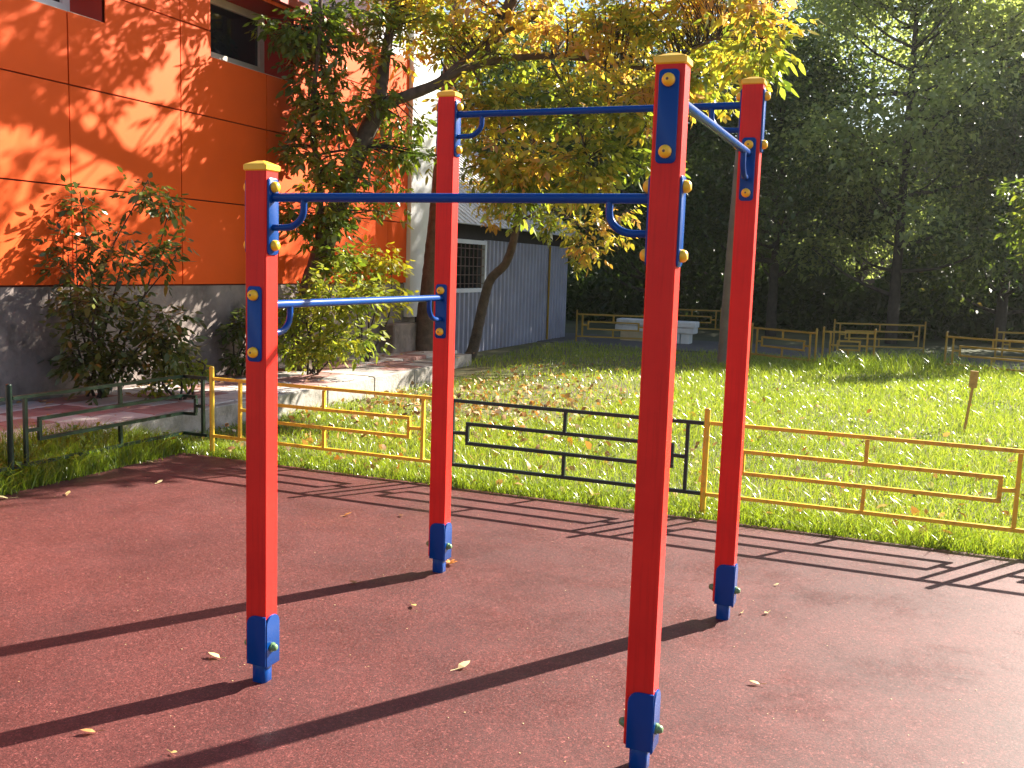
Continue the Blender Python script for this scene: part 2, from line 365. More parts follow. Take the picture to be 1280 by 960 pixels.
MB().box((-6.15, 11.402, -.05), (-5.56, 11.50, .2), bev=.012).build('kerb_stone', M['concrete'], path)

# ---------------------------------------------------------------- orange building
WX = -7.05
bld = thing('orange_building', 'low building clad in orange panels on a grey plinth beside the paved path', 'building', (WX, 6, 0))
def child(o, p):
    o.parent = p; o.matrix_parent_inverse = p.matrix_world.inverted() if False else Matrix.Translation(-Vector(p.location)); return o
holes = [(5.3, 7.10, 3.60, 4.40), (8.55, 10.05, 3.60, 4.40)]
TOP = 4.45
child(MB().box((-12, 0, -.05), (WX-.50, 12.93, TOP-.02)).build('core_wall', M['backing']), bld)
# backing wall in front of the core, split round the window recesses
bk = MB()
def rects_minus(y0, y1, z0, z1, hs):
    out = [(y0, y1, z0, z1)]
    for (a, b_, c, d) in hs:
        new = []
        for (p, q, r_, s_) in out:
            if b_ <= p or a >= q or d <= r_ or c >= s_: new.append((p, q, r_, s_)); continue
            if p < a: new.append((p, a, r_, s_))
            if q > b_: new.append((b_, q, r_, s_))
            if r_ < c: new.append((max(p, a), min(q, b_), r_, c))
            if s_ > d: new.append((max(p, a), min(q, b_), d, s_))
        out = new
    return out
big = [(a-.02, b_+.02, c-.02, d+.02) for (a, b_, c, d) in holes]
for (p, q, r_, s_) in rects_minus(0, 12.92, 1.15, TOP-.03, big): bk.box((WX-.499, p, r_), (WX-.04, q, s_))
child(bk.build('backing_wall', M['backing']), bld)
child(MB().box((WX-.6, 0, -.04), (WX-.015, 12.9, 1.19)).build('plinth', M['plinth']), bld)
cols = [0.94+1.43*k for k in range(9)]; cols = cols[:8]+[12.36, 12.93]
ys = [0.94, 2.37, 3.80, 5.23, 6.66, 8.09, 9.52, 10.95, 12.36, 12.93]
zs = [1.20, 2.09, 2.975, 3.86, TOP]
gy_ = .007
for i in range(len(ys)-1):
    for k in range(len(zs)-1):
        mb = MB()
        for (p, q, r_, s_) in rects_minus(ys[i]+gy_, ys[i+1]-gy_, zs[k]+gy_, zs[k+1]-gy_, holes):
            if q-p > .01 and s_-r_ > .01: mb.box((WX-.038, p, r_), (WX+rnd.uniform(-.002, .003), q, s_))
        if mb.f: child(mb.build('cladding_panel', M['orange']), bld)
for (a, b_, c, d) in holes:      # recessed windows with red lining
    child(MB().box((WX-.49, b_, c), (WX-.012, b_+.018, d)).box((WX-.49, a-.018, c), (WX-.012, a, d)).box((WX-.49, a, d), (WX-.012, b_, d+.018)).box((WX-.49, a, c-.018), (WX-.012, b_, c)).build('window_reveal', M['reveal']), bld)
    f = MB(); x0, x1 = WX-.495, WX-.43; e = .085; c2 = c+.10
    f.box((x0, a, c2), (x1, b_, c2+e)).box((x0, a, d-e), (x1, b_, d)).box((x0, a, c2+e), (x1, a+e, d-e)).box((x0, b_-e, c2+e), (x1, b_, d-e)).box((x0, a, c+.001), (x1-.03, b_, c2))
    if a < 6: f.box((x0, b_-.50, c2+e), (x1-.004, b_-.44, d-e))
    wf = child(f.build('window', M['pvc'] if a < 6 else M['frame']), bld)
    MB().box((x1+.002, a+.003, c+.001), (WX-.05, b_-.003, c+.02)).build('sill', M['frame'], wf)
    q = MB().box((x0+.012, a+e, c2+e), (x0+.03, b_-e, d-e)).build('pane', M['glass'], wf)
child(MB().box((-12.2, -.2, TOP), (WX+.06, 11.6, TOP+.10)).build('roof_edge', M['reveal']), bld)
# white end bay, taller than the orange part
bay = thing('white_bay', 'white rendered end wall rising beside the orange panels, sunlit between branches', 'wall', (WX, 13.4, 0))
child(MB().box((-9, 12.936, .69), (WX+.06, 13.80, 5.18)).build('bay_wall', M['white']), bay)
child(MB().box((-11, 11.75, TOP+.002), (WX-.01, 12.934, 5.17)).build('upper_wall', M['white']), bay)
child(MB().box((-11, 11.70, 5.182), (WX+.12, 13.86, 5.25)).build('coping', M['concrete']), bay)
child(MB().box((-9, 12.94, -.05), (WX-.25, 13.7, .69)).build('base_wall', M['plinth']), bay)
tag(MB().box((WX-.1, 12.2, .15), (WX+.22, 13.0, .62), bev=.02).build('concrete_block', M['plinth']), 'squat grey concrete block at the foot of the white end wall', 'block')

# ---------------------------------------------------------------- corrugated shed
shed = thing('corrugated_shed', 'blue grey corrugated iron shed with grilled window and sloping sheet roof', 'shed', (-7.1, 17, 0))
SX = -7.12
def corr(y0, y1, z0, z1, per=.17, dep=.055, x=SX):
    mb = MB(); n = max(1, int(round((y1-y0)/per))); per = (y1-y0)/n; prof = []
    for k in range(n):
        q = y0+k*per; prof += [(q, 0), (q+per*.35, 0), (q+per*.5, dep), (q+per*.85, dep)]
    prof.append((y1, 0))
    V = []; Fc = []
    for (yy, dx) in prof: V += [(x+dx, yy, z0), (x+dx, yy, z1)]
    for k in range(len(prof)-1): Fc.append((2*k, 2*k+2, 2*k+3, 2*k+1))
    nn = len(V); V += [(p[0]-.02, p[1], p[2]) for p in V]
    for k in range(len(prof)-1): Fc.append((nn+2*k, nn+2*k+1, nn+2*k+3, nn+2*k+2))
    return mb.add(V, Fc)
ZE = 1.95
edges = [13.82, 14.36, 15.10, 15.95, 16.85, 17.75, 18.65, 19.5, 20.35]
WINY = (14.40, 15.92); WINZ = (1.03, 1.93)
for a, b_ in zip(edges[:-1], edges[1:]):
    under = a > 14.3 and b_ < 15.96
    child(corr(a+.004, b_-.004, -.03, WINZ[0]-.002 if under else ZE).build('corrugated_sheet', M['iron_pale'] if a < 14.3 else M['iron']), shed)
child(MB().box((-10.5, 13.85, -.05), (SX-.03, 20.33, 2.05)).build('shed_core', M['dark_wood']), shed)
f = MB(); a, b_ = WINY; c, d = WINZ
for (p, q, r_, s_) in ((a, b_, c, c+.07), (a, b_, d-.07, d), (a, a+.07, c+.07, d-.07), (b_-.07, b_, c+.07, d-.07)): f.box((SX-.025, p, r_), (SX+.06, q, s_))
wf = child(f.build('grilled_window', M['iron_pale']), shed)
MB().box((SX-.022, a+.07, c+.07), (SX-.012, b_-.07, d-.07)).build('pane', M['glass'], wf)
g = MB()
for k in range(1, 9): g.obox((SX+.03, a+(b_-a)*k/9, c+.06), (SX+.03, a+(b_-a)*k/9, d-.06), .018, .018)
for k in range(1, 6): g.obox((SX+.042, a+.06, c+(d-c)*k/6), (SX+.042, b_-.06, c+(d-c)*k/6), .014, .014)
g.build('grille', M['rust'], wf)
# roof rises away from the lawn; sheets with raised seams
ra, rb = np.array([-6.85, 0, 2.17]), np.array([-9.9, 0, 4.35])
for k in range(8):
    y0 = 13.70+k*.86; mb = MB()
    for (s_, e_) in ((0, 1),):
        p, q = ra, rb
        mb.obox((p[0], y0+.425, p[2]), (q[0], y0+.425, q[2]), .85, .02)
        for u_ in (.02, .22, .43, .64, .85): mb.obox((p[0]-.01, y0+u_, p[2]+.022), (q[0], y0+u_, q[2]+.022), .03, .035)
    child(mb.build('roof_sheet', M['roof_iron']), shed)
child(MB().box((-7.30, 13.84, 2.052), (-7.18, 20.3, 2.30)).build('eave_shade_strip', M['dark_wood']), shed)  # near-black strip puts the shade of the open eave gap into colour
for y_ in (14.0, 20.3): child(MB().obox((-6.95, y_, 2.16), (-9.8, y_, 4.20), .06, .10).build('rafter', M['dark_wood']), shed)
child(MB().obox((SX+.085, 19.1, 0), (SX+.085, 19.1, 1.94), .03, .04).build('corner_trim', M['shade_yellow']), shed)

# ================================================================ PULL-UP FRAME
AX, CX, AY, BY = -2.055, -0.666, 2.748, 4.156
HA, HB, HC, HD = 1.81, 2.286, 2.088, 2.286
PW, PD = .084/2, .074/2
rig = thing('pull_up_frame', 'red square post climbing frame with four blue pull-up bars at stepped heights', 'pull-up bars', ((AX+CX)/2, (AY+BY)/2, 0))
bolt_meshes = {}
def bolt(nv, mats=('yellow_cap',), r=.0185, h=.02):
    key = (nv, mats[0], r)
    if key not in bolt_meshes: bolt_meshes[key] = MB().dome((0, 0, 0), nv, r, h, 0, 1).mesh('bolt_cap', [M[mats[0]], M[mats[0]] if mats[0] == 'green_cap' else M['rust']], 40)
    return bolt_meshes[key]
def rr(wd, z0, z1, rad, n=5, bottom=True):
    pts = []
    cs = [(wd-rad, z1-rad, 0), (-wd+rad, z1-rad, 90)]
    if bottom: cs += [(-wd+rad, z0+rad, 180), (wd-rad, z0+rad, 270)]
    for cx, cz, a0 in cs:
        for k in range(n+1):
            th = math.radians(a0+90*k/n); pts.append((cx+rad*math.cos(th), cz+rad*math.sin(th)))
    if not bottom: pts += [(-wd, z0), (wd, z0)]
    return pts
def loc_child(o, parent, loc): o.parent = parent; o.location = loc; return o
OFF = Vector(rig.location)
for (x, y, h) in ((AX, AY, HA), (AX, BY, HB), (CX, AY, HC), (CX, BY, HD)):
    p = MB().box((-PW, -PD, .075), (PW, PD, h-.015), bev=.005).build('post', M['red'], rig); p.location = Vector((x, y, 0))-OFF
    cap = MB().box((-PW-.005, -PD-.005, h-.020), (PW+.005, PD+.005, h+.003), bev=.004)
    cap.add([(-PW, -PD, h+.0025), (PW, -PD, h+.0025), (PW, PD, h+.0025), (-PW, PD, h+.0025), (-.012, -.010, h+.015), (.012, -.010, h+.015), (.012, .010, h+.015), (-.012, .010, h+.015)], [(4,5,6,7),(0,1,5,4),(1,2,6,5),(2,3,7,6),(3,0,4,7)])
    cap.build('post_cap', M['yellow_cap'], p)
    sh = MB()
    ol = [(PW+.005, .072), (PW+.005, .252)] + [(-PW+.044-.034*math.cos(math.radians(a_)), .218+.034*math.sin(math.radians(a_))) for a_ in (90, 67, 45, 22, 0)] + [(-PW+.010, .072)]
    sh.prism(ol, (0, -PD-.001, 0), (1, 0, 0), (0, 0, 1), (0, -1, 0), .007)
    sh.prism([(q, z) for q, z in rr(PD+.002, .066, .250, .034, bottom=False)], (PW+.001, 0, 0), (0, 1, 0), (0, 0, 1), (1, 0, 0), .007)
    sh.build('foot_bracket', M['blue'], p, 40)
    MB().box((-.025, -.026, -.02), (.029, .026, .085), bev=.007).build('foot', M['blue'], p, 50)
    for nv, px_ in (((1, 0, 0), PW+.008), ((-1, 0, 0), -PW-.001)):
        MB().tube([(0, 0, 0), (nv[0]*.006, 0, 0)], .017, 10).dome((nv[0]*.004, 0, 0), nv, .0135, .018).build('bolt_cap', M['green_cap'], p, 40).location = (px_, -.008, .135)
def bar(p, q, z, axis):
    """p,q: post centres; the bar sits between the facing sides, plates on both sides of each post"""
    half = PW if axis == 0 else PD
    ax = Vector((1, 0, 0)) if axis == 0 else Vector((0, 1, 0)); sd_ = Vector((0, 1, 0)) if axis == 0 else Vector((1, 0, 0))
    a = Vector((*p, z))+ax*(half+.004); c = Vector((*q, z))-ax*(half+.004)
    bo = MB().tube([a-OFF, (a*.75+c*.25)-OFF, (a*.25+c*.75)-OFF, c-OFF], .0148, 16).build('pull_up_bar', M['blue'], rig, 60)
    for P_, s1 in ((Vector((*p, 0)), 1), (Vector((*q, 0)), -1)):
        for side in (s1, -s1):
            n_ = ax*side; oo = P_+n_*(half+.0008)-OFF
            MB().prism(rr(.029, z-.192, z+.064, .014), oo, sd_*(1 if (axis == 1) == (side < 0) else -1), (0, 0, 1), n_, .006).build('end_plate', M['blue'], bo, 40)
            for dz in (.034, -.160):
                e = link('bolt_cap', bolt(tuple(n_)), bo); e.location = oo+n_*.0065+Vector((0, 0, z+dz))
        n_ = ax*s1; s0 = P_+n_*(half+.006)+Vector((0, 0, z-.100))-OFF
        pts = [s0, s0+n_*.045]
        for k in range(1, 9):
            th = math.radians(90*k/8); pts.append(s0+n_*(.045+.075*math.sin(th))+Vector((0, 0, .062*(1-math.cos(th)))))
        pts.append(s0+n_*.120+Vector((0, 0, .095)))
        MB().tube(pts, .0115, 12).build('brace', M['blue'], bo, 60)
bar((AX, AY), (AX, BY), 1.342, 1)
bar((AX, AY), (CX, AY), 1.704, 0)
bar((CX, AY), (CX, BY), 1.990, 1)
bar((AX, BY), (CX, BY), 2.189, 0)

# ================================================================ FENCES
FY = 5.95
def fence(name, label, group, P, post_mat, rail_mat, ups, inner, mid, posts, zt=.575, zb=.13, zi=(.42, .285), ph=.655, th=.0225, bend=None):
    """P(s): place along the run. ups: uprights, inner: ends of the long inner rectangle, mid: tie position, posts: ends"""
    root = thing(name, label, 'fence', tuple(P(posts[0])), group); o0 = Vector(root.location)
    def bar_(nm, pts, w_=th, mt=rail_mat):
        mb = MB()
        for u, v in zip(pts[:-1], pts[1:]):
            ju, jv = (Vector((rnd.uniform(-.0022, .0022), rnd.uniform(-.0022, .0022), rnd.uniform(-.0025, .0025))) for _ in range(2))
            mb.obox(Vector(u)-o0+ju, Vector(v)-o0+jv, w_, w_)
        return mb.build(nm, mt, root)
    def seg(s0, s1, z, nm):
        ss = [s0]+([bend] if bend is not None and s0 < bend < s1 else [])+[s1]
        if len(ss) == 3:
            bar_(nm, [P(ss[0], z), P(ss[1]+.013, z)]); bar_(nm, [P(ss[1]+.0131, z), P(ss[2], z)])
        else: bar_(nm, [P(s0, z), P(s1, z)])
    g = .0202
    s0, s1 = posts[0]+g, posts[1]-g
    seg(s0, s1, zt, 'rail'); seg(s0, s1, zb, 'rail')
    h = th/2+.0005
    for u in ups: bar_('upright', [P(u, zb+h), P(u, zt-h)])
    seg(inner[0]-th/2, inner[1]+th/2, zi[0], 'inner_rail'); seg(inner[0]-th/2, inner[1]+th/2, zi[1], 'inner_rail')
    for u in inner: bar_('inner_upright', [P(u, zi[1]+h), P(u, zi[0]-h)])
    zm = (zi[0]+zi[1])/2
    bar_('tie', [P(ups[0]+h, zm), P(inner[0]-h, zm)]); bar_('tie', [P(inner[1]+h, zm), P(ups[1]-h, zm)])
    bar_('tie', [P(mid, zi[0]+h), P(mid, zt-h)]); bar_('tie', [P(mid, zb+h), P(mid, zi[1]-h)])
    for sp in posts[2:]:
        a = Vector(P(sp, -.05))-o0; b2 = Vector(P(sp, ph))-o0
        MB().tube([a, b2], .0185, 10).dome(b2, (0, 0, 1), .0185, .014).build('fence_post', post_mat, root, 40)
    return root
G1 = 'low metal fence panels round the playground'
PX = lambda s, z=0: (s, FY, z)
fence('metal_fence_panel', 'yellow fence panel behind the left red posts, running from the corner post', G1, PX, M['yellow_metal'], M['yellow_metal'], (-4.648, -3.09), (-4.43, -3.20), -3.90, (-4.912, -2.985, -4.912, -2.985))
fence('metal_fence_panel', 'dark green fence panel set between two yellow ones at the rubber edge', G1, PX, M['dark_metal'], M['dark_metal'], (-2.86, -1.232), (-2.745, -1.325), -2.044, (-2.985, -1.116))
fence('metal_fence_panel', 'yellow fence panel behind the right red post, starting beside the dark panel', G1, PX, M['yellow_metal'], M['yellow_metal'], (-.99, .617), (-.887, .530), -.18, (-1.116, .742, -1.116, .742))
fence('metal_fence_panel', 'yellow fence panel continuing past the right edge of the lawn view', G1, PX, M['yellow_metal'], M['yellow_metal'], (.86, 2.45), (.97, 2.34), 1.66, (.742, 2.58, 2.58))
LX = -5.20
def PL(s, z=0):
    return (LX, s, z) if s <= FY else (LX+(s-FY), FY, z)
fence('metal_fence_panel', 'glossy dark green fence panel by the path, bent round the corner of the playground', G1, PL, M['green_metal'], M['green_metal'], (4.50, FY+.20), (4.61, FY+.13), 5.31, (4.385, FY+LX*0+.268, 4.385), bend=FY)
fence('metal_fence_panel', 'dark green fence panel nearest the camera along the paved path', G1, PL, M['green_metal'], M['green_metal'], (2.64, 4.26), (2.75, 4.15), 3.45, (2.50, 4.365, 2.50))

# far fences in the tree shade
G2 = 'yellow fences dimmed for the shade of the trees'
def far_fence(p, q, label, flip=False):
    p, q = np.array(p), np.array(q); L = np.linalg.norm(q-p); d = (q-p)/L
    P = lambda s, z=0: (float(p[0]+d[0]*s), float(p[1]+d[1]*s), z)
    fence('metal_fence_panel', label, G2, P, M['shade_yellow'], M['shade_yellow'], (.12, L-.12), (.24, L-.24), L/2, (0, L, 0, L), zt=.56, zb=.10, zi=(.41, .26), ph=.63, th=.032)
g2 = lambda x, y: gnd(x, y)[:2]
far_fence(g2(720, 426), g2(812, 430), 'shade-dimmed yellow fence left of the white slabs, next to the corrugated shed')
far_fence(g2(828, 414), g2(900, 417), 'shade-dimmed yellow fence half hidden behind the white slabs')
far_fence(g2(938, 449), g2(1018, 459), 'shade-dimmed yellow fence just right of the weathered pole')
far_fence(g2(1027, 455), g2(1091, 458), 'short shade-dimmed yellow fence behind the tall weeds')
far_fence(g2(1041, 438), g2(1154, 441), 'shade-dimmed yellow fence standing farthest back, under the dark trees')
far_fence(g2(1180, 462), g2(1300, 474), 'shade-dimmed yellow fence by the right edge, behind the leaning stake')
far_fence(g2(1243, 452), g2(1330, 456), 'shade-dimmed yellow fence behind another one at the right edge')

# ================================================================ SMALL THINGS BACK THERE
sl_p = gnd(768, 424)
G3 = 'white slabs stacked on blocks'
y0 = sl_p[1]
for k, (dx, zz, lab) in enumerate(((0, .20, 'lower white concrete slab resting on the blocks under the trees'), (.03, .328, 'upper white concrete slab, topmost of the stack under the trees'))):
    tag(MB().box((sl_p[0]+dx, y0-.02*k, zz), (sl_p[0]+dx+1.72, y0+.42-.02*k, zz+.125), bev=.012).build('concrete_slab', M['slab']), lab, 'slab', G3)
tag(MB().box((sl_p[0]+.12, y0+.02, -.03), (sl_p[0]+.62, y0+.38, .198), bev=.01).build('support_block', M['block']), 'beige block holding up the left end of the white slabs', 'block', 'blocks under the white slabs')
tag(MB().box((sl_p[0]+1.20, y0+.02, -.03), (sl_p[0]+1.42, y0+.38, .198), bev=.01).build('support_block', M['slab']), 'pale block under the white slabs, inner of the right pair', 'block', 'blocks under the white slabs')
tag(MB().box((sl_p[0]+1.44, y0+.03, -.03), (sl_p[0]+1.62, y0+.38, .198), bev=.01).build('support_block', M['slab']), 'pale block under the right end of the white slabs', 'block', 'blocks under the white slabs')
pp = gnd(903, 456)
tag(MB().tube([(pp[0], pp[1], -.05), (pp[0]+.05, pp[1], 2), (pp[0]+.12, pp[1], 4.2), (pp[0]+.18, pp[1], 6.4)], [.095, .088, .080, .072], 12, wob=.04).build('utility_pole', M['pole'], None, 60), 'weathered brown grey pole standing in the lawn at the shade edge', 'pole')
st = gnd(1205, 537)
o = MB().obox((st[0], st[1], -.05), (st[0]+.045, st[1]+.02, .43), .026, .022).obox((st[0]+.044, st[1]+.02, .43), (st[0]+.052, st[1]+.02, .60), .075, .03).build('wooden_stake', M['stake'])
tag(o, 'leaning wooden stake with a broad head standing alone in the lawn', 'stake')

# brick block far behind the trees
bb = thing('brick_building', 'dull brick building barely seen behind the dark trees', 'building', (-6, 46, 0))
child(MB().box((-45, 46, -.2), (22, 56, 7.4)).build('wall', M['brick']), bb)
child(MB().box((-45.3, 45.7, 7.4), (22.3, 56.3, 7.7)).build('roof', M['dark_wood']), bb)
for fl in range(2):
    for k in range(15):
        x = -40+k*4
        wq = child(MB().box((x, 45.95, 1.1+fl*3.1), (x+1.5, 46.0, 2.6+fl*3.1)).build('window', M['frame']), bb)
        MB().box((x+.09-(-6), 45.93-46, 1.19+fl*3.1), (x+1.41+6, 45.948-46, 2.51+fl*3.1)).build('pane', M['glass'], wq).matrix_parent_inverse = Matrix.Identity(4)
for o in [c for w_ in bb.children if w_.name.startswith('window') for c in w_.children]: o.location = Vector(bb.location)

# ================================================================ TREES
def bez(pts, n=8):
    """smooth polyline through points (Catmull-Rom)"""
    P = [np.array(p, float) for p in pts]; P = [2*P[0]-P[1]]+P+[2*P[-1]-P[-2]]; out = []
    for i in range(1, len(P)-2):
        for k in range(n):
            t_ = k/n; a, b_, c, d = P[i-1:i+3]
            out.append(.5*((2*b_)+(-a+c)*t_+(2*a-5*b_+4*c-d)*t_*t_+(-a+3*b_-3*c+d)*t_**3))
    out.append(P[-2]); return out
def limb(mb, pts, r0, r1, n=8, sides=8, wob=.12, nodes=None):
    c = bez(pts, n); k = len(c); R = [r0+(r1-r0)*(i/(k-1))**.8 for i in range(k)]
    mb.tube(c, R, sides, wob=wob)
    if nodes is not None: nodes += [(p, r) for p, r in zip(c, R)]
    return c
def crown_on(mb, nodes, blobs, dens, leaf, tintf, k=5, twig=.006, droop=.35):
    """twigs from the limbs out to leaf clusters spread through the blobs; returns leaf geometry"""
    NP = np.array([p for p, r in nodes]); NR = np.array([r for p, r in nodes]); Vs, Ts, Tt = [], [], []; off = 0
    for (c, rad, nb) in blobs:
        c = np.array(c)
        for i in range(nb):
            dv = rng.normal(0, 1, 3); dv /= np.linalg.norm(dv); ctr = c+dv*rad*rng.random()**.42*np.array([1, 1, .85])
            dist = np.linalg.norm(NP-ctr, axis=1)+np.maximum(0, NP[:, 2]-ctr[2])*.5-NR*2; j = int(np.argmin(dist)); p0 = NP[j]
            mid = (p0+ctr)/2+rng.normal(0, .09, 3)*np.linalg.norm(ctr-p0)+np.array([0, 0, .08*np.linalg.norm(ctr-p0)])
            c2 = [p0+(mid-p0)*t_*2*(1-t_)+(ctr-p0)*t_*t_ for t_ in np.linspace(0, 1, 5)]
            rr0 = min(NR[j]*.5, .007+.011*np.linalg.norm(ctr-p0)); mb.tube(c2, np.linspace(rr0, twig*.5, 5), 5)
            ns = max(2, int(rng.poisson(dens)))
            u = rng.random(ns); base = np.array([c2[2]+(c2[4]-c2[2])*q for q in u])
            od = nrm(rng.normal(0, 1, (ns, 3))*np.array([1, 1, .55])+nrm(ctr-p0)*.5-np.array([0, 0, droop]))
            base = base+od*rng.uniform(.02, .22, ns)[:, None]*rad**.5
            tint = np.clip(tintf(ctr)+rng.normal(0, .15)+rng.normal(0, .11, ns), 0, 1)
            V, T, tt = sprays(base, od, leaf*rng.uniform(.8, 1.15, ns), tint, k)
            Vs.append(V); Ts.append(T+off); Tt.append(tt); off += len(V)
    return np.concatenate(Vs), np.concatenate(Ts), np.concatenate(Tt)
D1 = lambda r_, Y: r_*Y*1.02/F      # photo radius -> metres near distance Y

# --- big tree by the wall
t1 = thing('autumn_maple_tree', 'large tree by the orange wall, its long gold leaved limb reaching over the bars', 'tree', (0, 0, 0))
mb = MB(); nodes = []
base = np.array([-6.62, 9.6, .1]); base = atx(376, 452, -6.62)
fork = at(474, 132, 10.6)
limb(mb, [base-np.array([0, 0, .15]), at(380, 400, 10.0), at(396, 335, 10.1), at(418, 270, 10.25), at(446, 195, 10.4), fork], .15, .105, sides=11, nodes=None)
upA = limb(mb, [fork, at(482, 70, 10.8), at(492, 10, 11.0), at(505, -90, 11.2), at(500, -220, 11.3)], .085, .03, nodes=nodes)
upB = limb(mb, [at(452, 182, 10.42), at(412, 110, 10.3), at(396, 40, 10.2), at(385, -60, 10.1), at(360, -170, 9.9)], .05, .02, nodes=nodes)
upC = limb(mb, [at(396, 335, 10.1), at(400, 240, 9.9), at(390, 150, 9.8), at(398, 60, 9.7), at(402, -30, 9.6)], .05, .018, nodes=nodes)
big_ = limb(mb, [fork, at(540, 108, 11.0), at(566, 92, 11.2), at(620, 76, 11.6), at(690, 70, 11.8), at(760, 78, 11.9), at(830, 90, 11.9), at(900, 95, 11.8)], .075, .02, nodes=nodes)
limb(mb, [at(560, 93, 11.2), at(610, 50, 11.5), at(670, 20, 11.8), at(720, -30, 12.0), at(770, -110, 12.1)], .045, .014, nodes=nodes)
limb(mb, [at(690, 70, 11.8), at(715, 35, 12.3), at(745, 10, 12.5), at(800, -30, 12.8), at(880, -60, 13.2)], .035, .012, nodes=nodes)
limb(mb, [at(606, 80, 11.5), (-4.85, 11.5, 4.8), (-3.95, 11.2, 6.3), (-3.2, 11.0, 7.5)], .088, .045, nodes=nodes)
limb(mb, [at(740, 75, 11.9), at(785, 110, 11.3), at(815, 150, 10.8)], .022, .008, nodes=nodes)
limb(mb, [at(690, 80, 11.8), at(715, 130, 11.0), at(735, 200, 10.5)], .02, .008, nodes=nodes)
limb(mb, [at(590, 85, 11.4), at(620, 140, 10.8), at(640, 205, 10.4)], .02, .008, nodes=nodes)
limb(mb, [at(830, 90, 11.9), at(890, 50, 11.2), at(950, 50, 10.4)], .018, .007, nodes=nodes)
limb(mb, [at(500, -60, 11.15), at(450, -160, 10.9), at(380, -220, 10.6)], .04, .014, nodes=nodes)
limb(mb, [at(505, -90, 11.2), at(600, -150, 11.6), at(700, -200, 12.0)], .04, .014, nodes=nodes)
green = [(at(395, 50, 9.9), D1(62, 10), 30), (at(395, 130, 9.8), D1(52, 10), 20), (at(425, 215, 9.9), D1(58, 10), 22), (at(400, 265, 9.9), D1(52, 10), 18), (at(450, 120, 10.3), D1(50, 10), 14),
         (at(450, 30, 10.5), D1(60, 10), 22), (at(430, 325, 9.8), D1(34, 10), 9), (at(345, 40, 9.6), D1(38, 10), 9), (at(520, 180, 10.8), D1(48, 11), 18), (at(500, 250, 10.8), D1(34, 11), 7), (at(370, 190, 9.8), D1(34, 10), 9), (at(365, 270, 9.6), D1(26, 10), 6),
         (at(380, -90, 10), D1(95, 10), 24), (at(480, -130, 11), D1(95, 10), 26), (at(340, -190, 10), D1(80, 10), 16), (at(420, -240, 10.6), D1(110, 10), 24),
         ((-5.4, 9.6, 5.7), .85, 22), ((-4.6, 10.6, 6.4), .95, 26), ((-3.8, 11.3, 6.8), .95, 22), ((-5.6, 10.4, 6.6), .9, 20), ((-4.4, 11.3, 7.6), 1.0, 18)]
gold = [(at(560, 35, 11.3), D1(68, 11.5), 36), (at(640, 30, 11.5), D1(74, 12), 40), (at(720, 35, 11.7), D1(76, 12), 42), (at(800, 30, 11.8), D1(76, 12), 42), (at(880, 40, 11.8), D1(72, 12), 40), (at(945, 35, 10.4), D1(50, 10.5), 17), (at(962, 95, 10.2), D1(34, 10.5), 8), (at(925, 85, 10.6), D1(40, 10.5), 10),
        (at(880, 105, 11.8), D1(50, 12), 20), (at(800, 115, 11.0), D1(55, 11), 26), (at(720, 120, 10.8), D1(57, 11), 26), (at(640, 130, 10.7), D1(57, 11), 26), (at(580, 130, 10.6), D1(48, 10.6), 20), (at(700, 190, 10.4), D1(60, 10.5), 30), (at(770, 175, 10.5), D1(50, 10.5), 20), (at(610, 195, 10.3), D1(48, 10.4), 18), (at(655, 235, 10.2), D1(50, 10.3), 22), (at(820, 190, 10.6), D1(38, 10.6), 8), (at(740, 240, 10.3), D1(44, 10.4), 15),
        (at(800, -25, 11.8), D1(60, 12), 24), (at(860, -20, 11.8), D1(60, 12), 22), (at(930, -30, 11.4), D1(50, 12), 14), (at(620, -80, 11.5), D1(70, 12), 12), (at(760, -80, 11.8), D1(70, 12), 12), (at(890, -60, 11.8), D1(60, 12), 12), (at(560, -170, 11.5), D1(90, 12), 14), (at(540, 0, 11.2), D1(55, 11), 20), (at(490, -10, 11.0), D1(50, 11), 14), ((-1.8, 11.0, 5.3), .75, 22), ((-2.7, 10.6, 5.2), .75, 18), ((-1.75, 9.9, 4.5), .5, 15)]
tw = MB()
Vg, Tg, tg = crown_on(tw, nodes, green, 9, .10, lambda c: .44)
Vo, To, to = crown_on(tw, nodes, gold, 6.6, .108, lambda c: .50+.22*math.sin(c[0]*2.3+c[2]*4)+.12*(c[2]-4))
mb.build('trunk', M['bark'], t1, 60); tag(tw.build('twigs', M['bark_dark'], t1), kind='stuff')
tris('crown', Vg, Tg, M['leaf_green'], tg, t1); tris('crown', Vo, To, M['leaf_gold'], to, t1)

# --- leaning tree in front of the shed
t2 = thing('autumn_maple_tree', 'slim curved tree leaning in front of the corrugated shed, yellow leaves hanging low', 'tree', (0, 0, 0))
mb = MB(); tw = MB(); nodes = []
b2 = gnd(588, 446)
limb(mb, [b2-np.array([.05, 0, .1]), at(593, 430, b2[1]), at(603, 385, b2[1]), at(613, 350, b2[1]-.1), at(634, 326, b2[1]-.3), at(646, 280, b2[1]-.5), at(655, 220, b2[1]-.6), at(680, 140, b2[1]-.7)], .105, .045, sides=10)
limb(mb, [at(646, 280, b2[1]-.5), at(655, 220, b2[1]-.6), at(680, 140, b2[1]-.7)], .055, .044, nodes=nodes, wob=.02)
limb(mb, [at(646, 278, b2[1]-.5), at(690, 262, b2[1]-.8), at(735, 290, b2[1]-1.0)], .03, .008, nodes=nodes)
limb(mb, [at(653, 235, b2[1]-.55), at(610, 250, b2[1]-.9)], .025, .008, nodes=nodes)
limb(mb, [at(690, 140, b2[1]-.7), at(760, 60, b2[1]-.7), at(820, -40, b2[1]-.5)], .045, .012, nodes=nodes)
